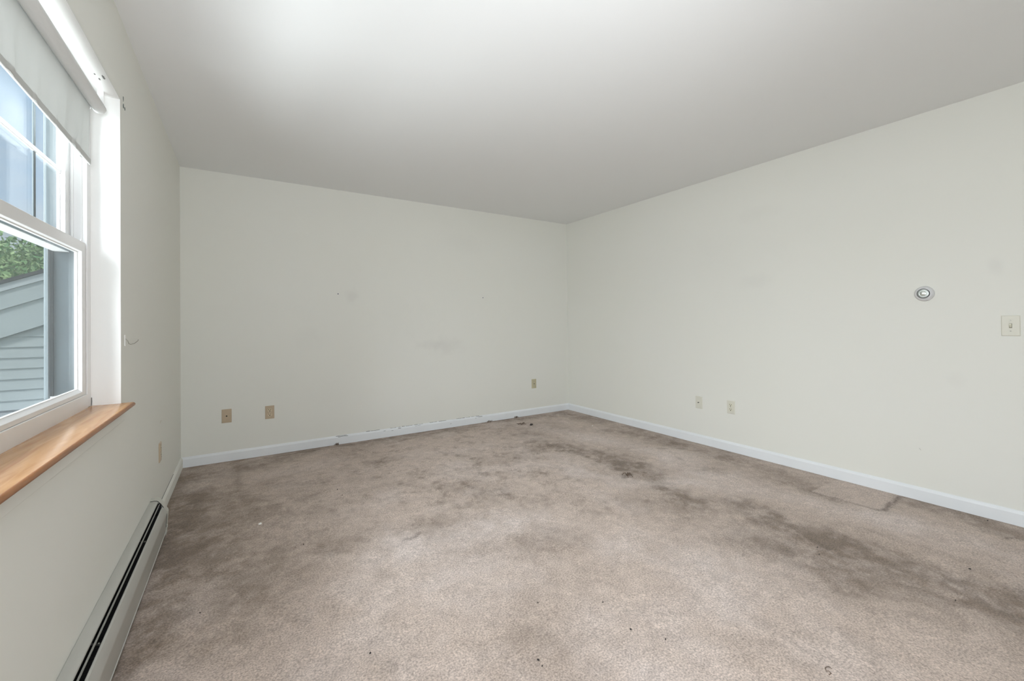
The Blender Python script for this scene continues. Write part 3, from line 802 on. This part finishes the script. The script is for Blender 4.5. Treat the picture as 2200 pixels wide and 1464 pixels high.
def wall_plate(name, label, cat, loc, rz, kind, mp_, mf, group=None):
    t_ = thing(name, label, cat, loc, rz, group)
    obj('plate', plate_bm(), mp_, t_)
    if kind == 'duplex':
        for s in (1, -1):
            bm = B()
            zc = 0.0195 * s
            pts = []
            for k in range(28):
                a = 2 * PI * k / 28
                pts.append((0.0172 * math.cos(a), zc + max(-0.0142, min(0.0142, 0.0172 * math.sin(a)))))
            prism(bm, pts, 'y', -0.0072, -0.003)
            r_o = obj('receptacle', bm, mf, t_)
            bm = B()
            box(bm, -0.0086, -0.0052, -0.0076, -0.0068, zc + 0.000, zc + 0.0095)
            obj('slot', bm, m_slot, r_o)
            bm = B()
            box(bm, 0.0052, 0.0086, -0.0076, -0.0068, zc + 0.001, zc + 0.009)
            obj('slot', bm, m_slot, r_o)
            bm = B(); disc(bm, 0, zc - 0.0075, -0.0068, 0.0038, 0.0008, 14)
            obj('ground_hole', bm, m_slot, r_o)
        screw(t_, 0, 0)
    elif kind == 'coax':
        bm = B(); disc(bm, 0, 0, -0.005, 0.0075, 0.002)
        j = obj('jack_collar', bm, mf, t_)
        bm = B(); disc(bm, 0, 0, -0.0068, 0.0058, 0.0015)
        obj('jack_hole', bm, m_slot, j)
        screw(t_, 0, 0.042, mp_); screw(t_, 0, -0.042, mp_)
    elif kind == 'phone':
        bm = B(); box(bm, -0.009, 0.009, -0.0075, -0.005, -0.011, 0.011, 0.001)
        j = obj('jack', bm, mf, t_)
        bm = B(); box(bm, -0.0055, 0.0055, -0.0079, -0.0073, -0.006, 0.004)
        obj('socket_opening', bm, m_fin, j)
        screw(t_, 0, 0.024); screw(t_, 0, -0.024)
    elif kind == 'coax_stub':
        bm = B(); disc(bm, 0, 0, -0.005, 0.0065, 0.002)
        j = obj('jack_collar', bm, mf, t_)
        bm = B(); lathe(bm, [(0.0048, 0), (0.0048, 0.010), (0.0035, 0.011), (0.0, 0.011)], 16, Matrix.Translation((0, -0.0068, 0)) @ Matrix.Rotation(PI / 2, 4, 'X'))
        obj('threaded_post', bm, m_greyring, j)
        screw(t_, 0, 0.042, mp_); screw(t_, 0, -0.042, mp_)
    elif kind == 'switch':
        bm = B(); box(bm, -0.0055, 0.0055, -0.0060, -0.005, -0.0125, 0.0125)
        j = obj('toggle_slot', bm, m_shade, t_)
        bm = B()
        prism(bm, [(-0.005, -0.010), (-0.005, 0.0085), (-0.013, 0.0115), (-0.0165, 0.0095), (-0.0165, 0.0045)], 'x', -0.0040, 0.0040)
        obj('toggle', bm, mf, t_)
        screw(t_, 0, 0.030); screw(t_, 0, -0.030)
    return t_


BK = 0.0
wall_plate('cable_jack', 'tan cable plate with one dark hole, leftmost plate on the back wall', 'wall plate', (0.3075, BK, 0.3815), 0, 'coax', m_tan, m_tan_face)
wall_plate('wall_outlet', 'tan duplex power outlet on the back wall beside the tan cable plate', 'outlet', (0.6245, BK, 0.375), 0, 'duplex', m_tan, m_tan_face)
wall_plate('phone_jack', 'yellowed ivory phone jack on the back wall near the far corner', 'wall plate', (3.489, BK, 0.3855), 0, 'phone', m_olive, m_olive)
wall_plate('cable_jack', 'pale ivory cable plate with dark threaded post on the right wall', 'wall plate', (W, -1.9015, 0.3835), -PI / 2, 'coax_stub', m_ivory, m_ivory_face)
wall_plate('wall_outlet', 'pale ivory duplex power outlet on the right wall', 'outlet', (W, -2.210, 0.3875), -PI / 2, 'duplex', m_ivory, m_ivory_face)
wall_plate('light_switch', 'ivory toggle light switch at the right edge below the thermostat', 'switch', (W, -3.8245, 1.104), -PI / 2, 'switch', m_ivory, m_ivory_face)
wall_plate('wall_outlet', 'tan outlet seen edge-on on the window wall above the heater end', 'outlet', (0.0, -1.032, 0.388), PI / 2, 'duplex', m_tan, m_tan_face)

# ------------------------------------------------------------------ thermostat
th = thing('thermostat', 'round white wall thermostat with a steel centre dial', 'thermostat', (W, -3.473, 1.305), -PI / 2)
RM = Matrix.Rotation(PI / 2, 4, 'X')
bm = B(); lathe(bm, [(0.047, 0), (0.047, 0.006), (0.0455, 0.012), (0.041, 0.019), (0.036, 0.023), (0.030, 0.0245)], 56, RM)
obj('base', bm, m_therm, th, smooth=True)
bm = B(); lathe(bm, [(0.0300, 0.022), (0.0300, 0.030), (0.0285, 0.032), (0.0265, 0.032), (0.0265, 0.022)], 56, RM)
obj('bezel_ring', bm, m_greyring, th, smooth=True, label='dark ring round the dial')
m_dome = mat('polished_cap', (0.72, 0.76, 0.72), 0.25, 0.8, 0.5, (30, 0.05))
bm = B(); lathe(bm, [(0.0263, 0.024), (0.0263, 0.0315), (0.0215, 0.0325), (0.0205, 0.031)], 56, RM)
obj('dial_ring', bm, m_chrome, th, smooth=True, label='steel setting ring')
bm = B(); lathe(bm, [(0.0210, 0.022), (0.0210, 0.0300), (0.0160, 0.0300), (0.0160, 0.022)], 48, RM)
obj('groove_ring', bm, m_greyring, th, smooth=True, label='dark groove round the cap')
bm = B(); lathe(bm, [(0.0165, 0.026), (0.0160, 0.0335), (0.0140, 0.0365), (0.008, 0.0385), (0.0, 0.039)], 48, RM)
obj('centre_cap', bm, m_dome, th, smooth=True, label='domed steel cap')

# ------------------------------------------------------------------ small fixings
hk = thing('wall_hook', 'small bent metal curtain hook on the wall beside the window', 'hook', (0, -1.918, 1.085))
bm = B(); box(bm, 0, 0.0025, -0.006, 0.006, -0.022, 0.026, 0.0008)
obj('hook_plate', bm, m_white, hk)
bm = B(); tube(bm, [(0.002, 0.0, 0.010), (0.010, 0.0, 0.000), (0.013, 0.001, -0.012), (0.018, 0.006, -0.016), (0.030, 0.012, -0.012), (0.040, 0.016, -0.002), (0.042, 0.017, 0.004)], 0.0015, 8)
obj('hook_wire', bm, m_steel, hk, smooth=True)


def rough_disc(bm, r, t_, seed, mtx):
    rs = random.Random(seed)
    pts = [(r * (0.65 + 0.6 * rs.random()) * math.cos(2 * PI * k / 11), r * (0.65 + 0.6 * rs.random()) * math.sin(2 * PI * k / 11)) for k in range(11)]
    A = [bm.verts.new(mtx @ Vector((x, y, 0))) for x, y in pts]
    Bq = [bm.verts.new(mtx @ Vector((x * 0.9, y * 0.9, t_))) for x, y in pts]
    for i in range(11):
        j = (i + 1) % 11
        bm.faces.new((A[i], A[j], Bq[j], Bq[i]))
    bm.faces.new(A[::-1]); bm.faces.new(Bq)


m_anchor = mat('green_grey_anchor', (0.09, 0.13, 0.12), 0.6, 0, 0.3, (80, 0.3))
RYm = Matrix.Rotation(PI / 2, 4, 'Y')
ca_ = thing('screw_anchor', 'dark old screw anchors in the wall at the top corner of the window', 'anchor', (0, -1.93, 2.085))
for k, (dy, dz, r, sx) in enumerate(((0.0, 0.032, 0.0045, 2.4), (0.002, 0.0, 0.0070, 1.5), (0.027, 0.0, 0.0060, 1.5))):
    bm = B(); rough_disc(bm, r, 0.0012, k + 2, Matrix.Translation((0, dy, dz)) @ RYm @ Matrix.Diagonal((sx, 1, 1, 1)))
    obj('anchor', bm, m_anchor, ca_)
cb_ = thing('screw_hole', 'dark torn screw holes in the underside of the window opening', 'anchor', (-0.02, -2.175, OZ1 - 0.0015))
for k, (dx, dy, r) in enumerate(((-0.016, 0.0, 0.003), (-0.010, 0.035, 0.003), (0.006, 0.012, 0.0042))):
    bm = B(); rough_disc(bm, r, -0.0010, k + 12, Matrix.Translation((dx, dy, 0)) @ Matrix.Diagonal((1, 2.0 + k, 1, 1)))
    obj('hole', bm, m_scuff, cb_)
for nm, x, z_ in (('left', 1.199, 1.440), ('right', 2.775, 1.441)):
    bm = B(); lathe(bm, [(0.0012, 0), (0.0012, 0.006), (0.0052, 0.0065), (0.0052, 0.008), (0.0, 0.0085)], 12, Matrix.Translation((x, 0, z_)) @ RM)
    tag(obj('nail', bm, m_nail), 'small blue-grey nail left in the back wall, %s one of the two' % ('left' if nm == 'left' else 'right'), 'nail')

# ------------------------------------------------------------------ litter on the carpet
def fz(x, y):
    i = min(NX, max(0, int(round(x / W * NX)))); j = min(NY, max(0, int(round((y - YR) / -YR * NY))))
    return float(hgt[i, j])


m_paper = mat('white_paper', (0.88, 0.87, 0.84), 0.7)
m_fray = mat('brown_fray', (0.16, 0.12, 0.095), 0.95, 0, 0.1, (60, 0.3))
m_speck = mat('dark_crumb', (0.05, 0.045, 0.045), 0.8)
for x, y, r, lab in ((3.675, -0.847, 0.011, 'tiny white paper scrap on the carpet near the far corner'), (0.505, -1.485, 0.014, 'small cream paint flake on the carpet out from the heater end')):
    bm = B(); rough_disc(bm, r * 0.6, 0.003, int(x * 100), Matrix.Translation((x, y, fz(x, y) + 0.0005)) @ Matrix.Rotation(0.15, 4, 'X'))
    tag(obj('paper_scrap', bm, m_paper), lab, 'scrap')
def fray(x, y, s, seed):
    rs = random.Random(seed)
    bm = B()
    for k in range(9):
        a = rs.random() * 6.28; L = s * (0.5 + rs.random())
        x0, y0 = x + (rs.random() - .5) * s, y + (rs.random() - .5) * s * 0.7
        z0 = fz(x0, y0)
        tube(bm, [(x0, y0, z0 - 0.002), (x0 + L * .4 * math.cos(a), y0 + L * .4 * math.sin(a), z0 + 0.010 + 0.012 * rs.random()), (x0 + L * math.cos(a), y0 + L * math.sin(a), z0 + 0.004)], 0.0022, 5)
    return bm
for x, y, s, lab in ((3.080, -0.330, .040, 'frayed brown carpet tuft near the back baseboard'), (3.135, -0.440, .022, 'small dark thread lying in front of the frayed tuft'),
                     (2.83, -0.035, .034, 'torn carpet fibre against the back baseboard, left of two'), (3.20, -0.030, .022, 'torn carpet fibre against the back baseboard, nearer the far corner'),
                     (2.842, -2.105, .040, 'dark frayed tuft in the middle of the carpet beside the long stain'), (1.18, -0.03, .018, 'loose carpet fibre against the baseboard below the left nail')):
    tag(obj('carpet_fray', fray(x, y, s, int(x * 1000)), m_fray if 'thread' not in lab else m_speck), lab, 'carpet fibre')
bm = B(); pts = [(2.012, -3.715), (2.026, -3.716), (2.030, -3.708), (2.022, -3.704), (2.030, -3.697), (2.040, -3.696), (2.050, -3.700), (2.047, -3.709)]
tube(bm, [(x, y, fz(x, y) + 0.003) for x, y in pts], 0.0011, 6)
tag(obj('thread', bm, m_fray, smooth=True), 'curled brown thread on the carpet near the bottom edge', 'thread')
crumbs = [((1.663, -3.055), 'dark crumb right of the bottom middle, nearest below the pale worn patch'),
          ((1.439, -2.912), 'dark crumb in the bottom middle, farthest from the camera of the lower four'),
          ((1.267, -3.154), 'upper of two dark crumbs lying close together at the bottom middle'),
          ((1.263, -3.181), 'lower of two dark crumbs lying close together at the bottom middle'),
          ((1.706, -3.327), 'dark crumb lower right of the middle, nearest the bottom edge there'),
          ((1.639, -3.225), 'dark crumb just above and left of the lowest right-hand crumb'),
          ((2.799, -3.374), 'dark crumb in the long dark stain, left one of two'),
          ((2.864, -3.34), 'dark crumb in the long dark stain, right one of two'),
          ((3.229, -3.803), 'dark crumb near the right edge above the end of the dark stain'),
          ((2.867, -3.83), 'dark crumb at the lower edge of the dark stain near the right'),
          ((3.527, -1.717), 'dark crumb on the carpet straight below the pale cable plate'),
          ((0.687, -1.877), 'dark crumb left of the middle on the brownish carpet'),
          ((0.277, -2.229), 'dark crumb at lower left nearest the baseboard heater'),
          ((0.795, -2.81), 'dark crumb near the bottom edge, left of the middle'),
          ((0.976, -1.18), 'tiny dark crumb below the left chips of the back baseboard, farther one'),
          ((0.982, -1.317), 'tiny dark crumb below the left chips of the back baseboard, nearer one'),
          ((3.978, -3.735), 'dark crumb close against the right baseboard below the light switch')]
for k, ((x, y), lab) in enumerate(crumbs):
    bm = B(); rough_disc(bm, 0.0018 + 0.0007 * (k % 3), 0.004, k + 50, Matrix.Translation((x, y, fz(x, y) + 0.001)) @ Matrix.Rotation(k, 4, 'Z') @ Matrix.Diagonal((1.3, 0.8, 1, 1)))
    tag(obj('crumb', bm, m_speck), lab, 'crumb', 'dark crumbs on the carpet')

# marks on the walls
wr = bpy.data.objects['wall_right']
bm = B(); prism(bm, [(-3.445, 0.318), (-3.436, 0.330), (-3.4355, 0.329), (-3.444, 0.317)], 'x', W - 0.0006, W + 0.001)
obj('scratch', bm, m_scuff, wr, label='short grey scratch')
bm = B(); prism(bm, [(-1.012, 0.560), (-0.985, 0.568), (-0.955, 0.565), (-0.985, 0.5655), (-1.012, 0.558)], 'x', -0.001, 0.0006)
obj('scuff', bm, m_tan, wl_o, label='faint tan scuff above the outlet')
bm = B(); prism(bm, [(-0.0895, 0.830), (-0.0895, 0.862), (-0.0870, 0.862), (-0.0865, 0.846), (-0.0875, 0.830)], 'y', OY1 - 0.0012, OY1 + 0.001)
obj('caulk_crack', bm, m_scuff, w1, label='dark crack in the caulk at the sill')

# ------------------------------------------------------------------ outside: neighbouring wing
hs_ = thing('house_wing', 'grey clapboard gable end with a sloping roof edge outside the window', 'building', (0, 2.24, 0))
XW0, XW1 = -4.6, -0.35
SL = 0.44                                     # roof slope, rising towards the building
def rz_(x):                                   # height of the rake's top edge
    return 1.594 + (x + 1.703) * SL
GZ = -3.0
bm = B(); prism(bm, [(XW0, GZ), (XW1, GZ), (XW1, rz_(XW1) - 0.30), (XW0, rz_(XW0) - 0.30)], 'y', 0.012, 4.0)
obj('wall_core', bm, m_siding, hs_)
# clapboards, one by one, cut to the slope of the rake
EXP_ = 0.1115
z_ = 0.940 + 18 * EXP_
while z_ > GZ + EXP_:
    zt, zb = z_, z_ - EXP_
    # left end of the board where the rake trim cuts it
    xl = max(XW0, (zb + 0.40 - 1.594) / SL - 1.703)
    if xl < XW1 - 0.05:
        xl2 = max(XW0, min(XW1 - 0.01, (zt + 0.40 - 1.594) / SL - 1.703))
        bm = B()
        v = [(xl, -0.024, zb), (XW1, -0.024, zb), (XW1, -0.004, zt), (xl2, -0.004, zt)]
        A = [bm.verts.new(p) for p in v]; Bq = [bm.verts.new((p[0], 0.012, p[2])) for p in v]
        for i in range(4):
            bm.faces.new((A[i], A[(i + 1) % 4], Bq[(i + 1) % 4], Bq[i]))
        bm.faces.new(A[::-1]); bm.faces.new(Bq)
        if zt > -0.6:
            obj('siding_board', bm, m_siding, hs_)
        else:
            obj('siding_board', bm, m_siding, hs_)
    z_ -= EXP_
# rake boards parallel to the roof edge, each lapping over the next
for nm, t0, t1, y0, y1, m_ in (('shingle_edge', -0.004, 0.032, -0.19, 3.9, m_shingle), ('rake_board', 0.032, 0.105, -0.160, -0.130, m_rake), ('rake_board', 0.100, 0.285, -0.130, -0.095, m_siding),
                               ('rake_board', 0.280, 0.570, -0.095, -0.050, m_siding)):
    bm = B(); prism(bm, [(XW0 - 0.2, rz_(XW0 - 0.2) - t0), (XW1, rz_(XW1) - t0), (XW1, rz_(XW1) - t1), (XW0 - 0.2, rz_(XW0 - 0.2) - t1)], 'y', y0, y1)
    obj(nm, bm, m_, hs_)
# lower porch roof at the foot of the visible wall
bm = B(); prism(bm, [(-0.03, 0.275), (-0.05, 0.262), (-1.45, -0.33), (-1.45, -0.39), (-0.03, 0.19)], 'x', XW0, -1.0)
obj('porch_roof', bm, m_shingle2, hs_)
for k in range(9):
    y0 = -0.06 - k * 0.15; z0 = 0.262 - k * 0.0634
    bm = B(); prism(bm, [(y0, z0 + 0.004), (y0 - 0.15, z0 - 0.0634 + 0.016), (y0 - 0.15, z0 - 0.0634), (y0, z0)], 'x', XW0, -1.0)
    obj('shingle_course', bm, m_shingle2, hs_)
bm = B(); box(bm, XW0, -1.0, -0.045, -0.026, 0.255, 0.285)
obj('flashing', bm, m_shingle, hs_, label='dark flashing strip')

# ground and trees
bm = B(); box(bm, -60, 40, -40, 60, GZ - 0.2, GZ)
gr = struct(obj('ground', bm, m_grass), 'green lawn outside the window', 'ground')


def crown_mesh(seed, rx, ry, rz, nleaf):
    rs = np.random.RandomState(seed)
    # clumps on an ellipsoid surface, leaves scattered in every clump
    nc = 170
    u = rs.normal(size=(nc, 3)); u /= np.linalg.norm(u, axis=1)[:, None]
    cl_ = u * np.array([rx, ry, rz]) * (0.55 + 0.45 * rs.rand(nc, 1))
    k = rs.randint(0, nc, nleaf)
    p = cl_[k] + rs.normal(size=(nleaf, 3)) * 0.27
    a = rs.normal(size=(nleaf, 3)); a /= np.linalg.norm(a, axis=1)[:, None]
    b_ = np.cross(a, rs.normal(size=(nleaf, 3))); b_ /= np.linalg.norm(b_, axis=1)[:, None]
    s = (0.045 + 0.05 * rs.rand(nleaf))[:, None]
    V = np.stack([p - a * s, p - b_ * s * 0.5, p + a * s, p + b_ * s * 0.5], 1).reshape(-1, 3)
    Fc = np.arange(nleaf * 4).reshape(-1, 4)
    me_ = bpy.data.meshes.new('foliage')
    me_.from_pydata(V.tolist(), [], Fc.tolist())
    me_.materials.append(m_leaf)
    return me_


crownA = crown_mesh(1, 2.6, 2.6, 2.6, 42000)
tb = B(); tube(tb, [(0, 0, 0), (0.1, 0.05, 1.6), (-0.05, 0, 3.2), (0.1, 0.1, 5.0)], 0.16, 10)
trunk_me = bpy.data.meshes.new('trunk'); tb.to_mesh(trunk_me); tb.free(); trunk_me.materials.append(m_bark)
for k, (x, y, dz, rz, s, lab) in enumerate(((-5.2, 12.6, 0.0, 0.3, 1.0, 'leafy green tree beyond the roof edge, showing through the lower window pane'),
                                            (-12.4, 15.5, 0.1, 2.0, 1.0, 'leafy green tree left of the one seen through the lower pane'),
                                            (-4.0, 19.6, -0.3, 4.0, 1.0, 'leafy green tree behind the neighbouring wing'),
                                            (-19.5, 12.0, 0.0, 1.0, 1.0, 'leafy green tree farthest from the building'))):
    tr_ = thing('tree', lab, 'tree', (x, y, GZ), rz, 'trees beyond the neighbouring roof')
    tr_.scale = (s, s, s)
    o = bpy.data.objects.new('foliage', crownA); C.objects.link(o); o.parent = tr_; o.location = (0, 0, 4.05 + dz); o['kind'] = 'stuff'
    o = bpy.data.objects.new('trunk', trunk_me); C.objects.link(o); o.parent = tr_
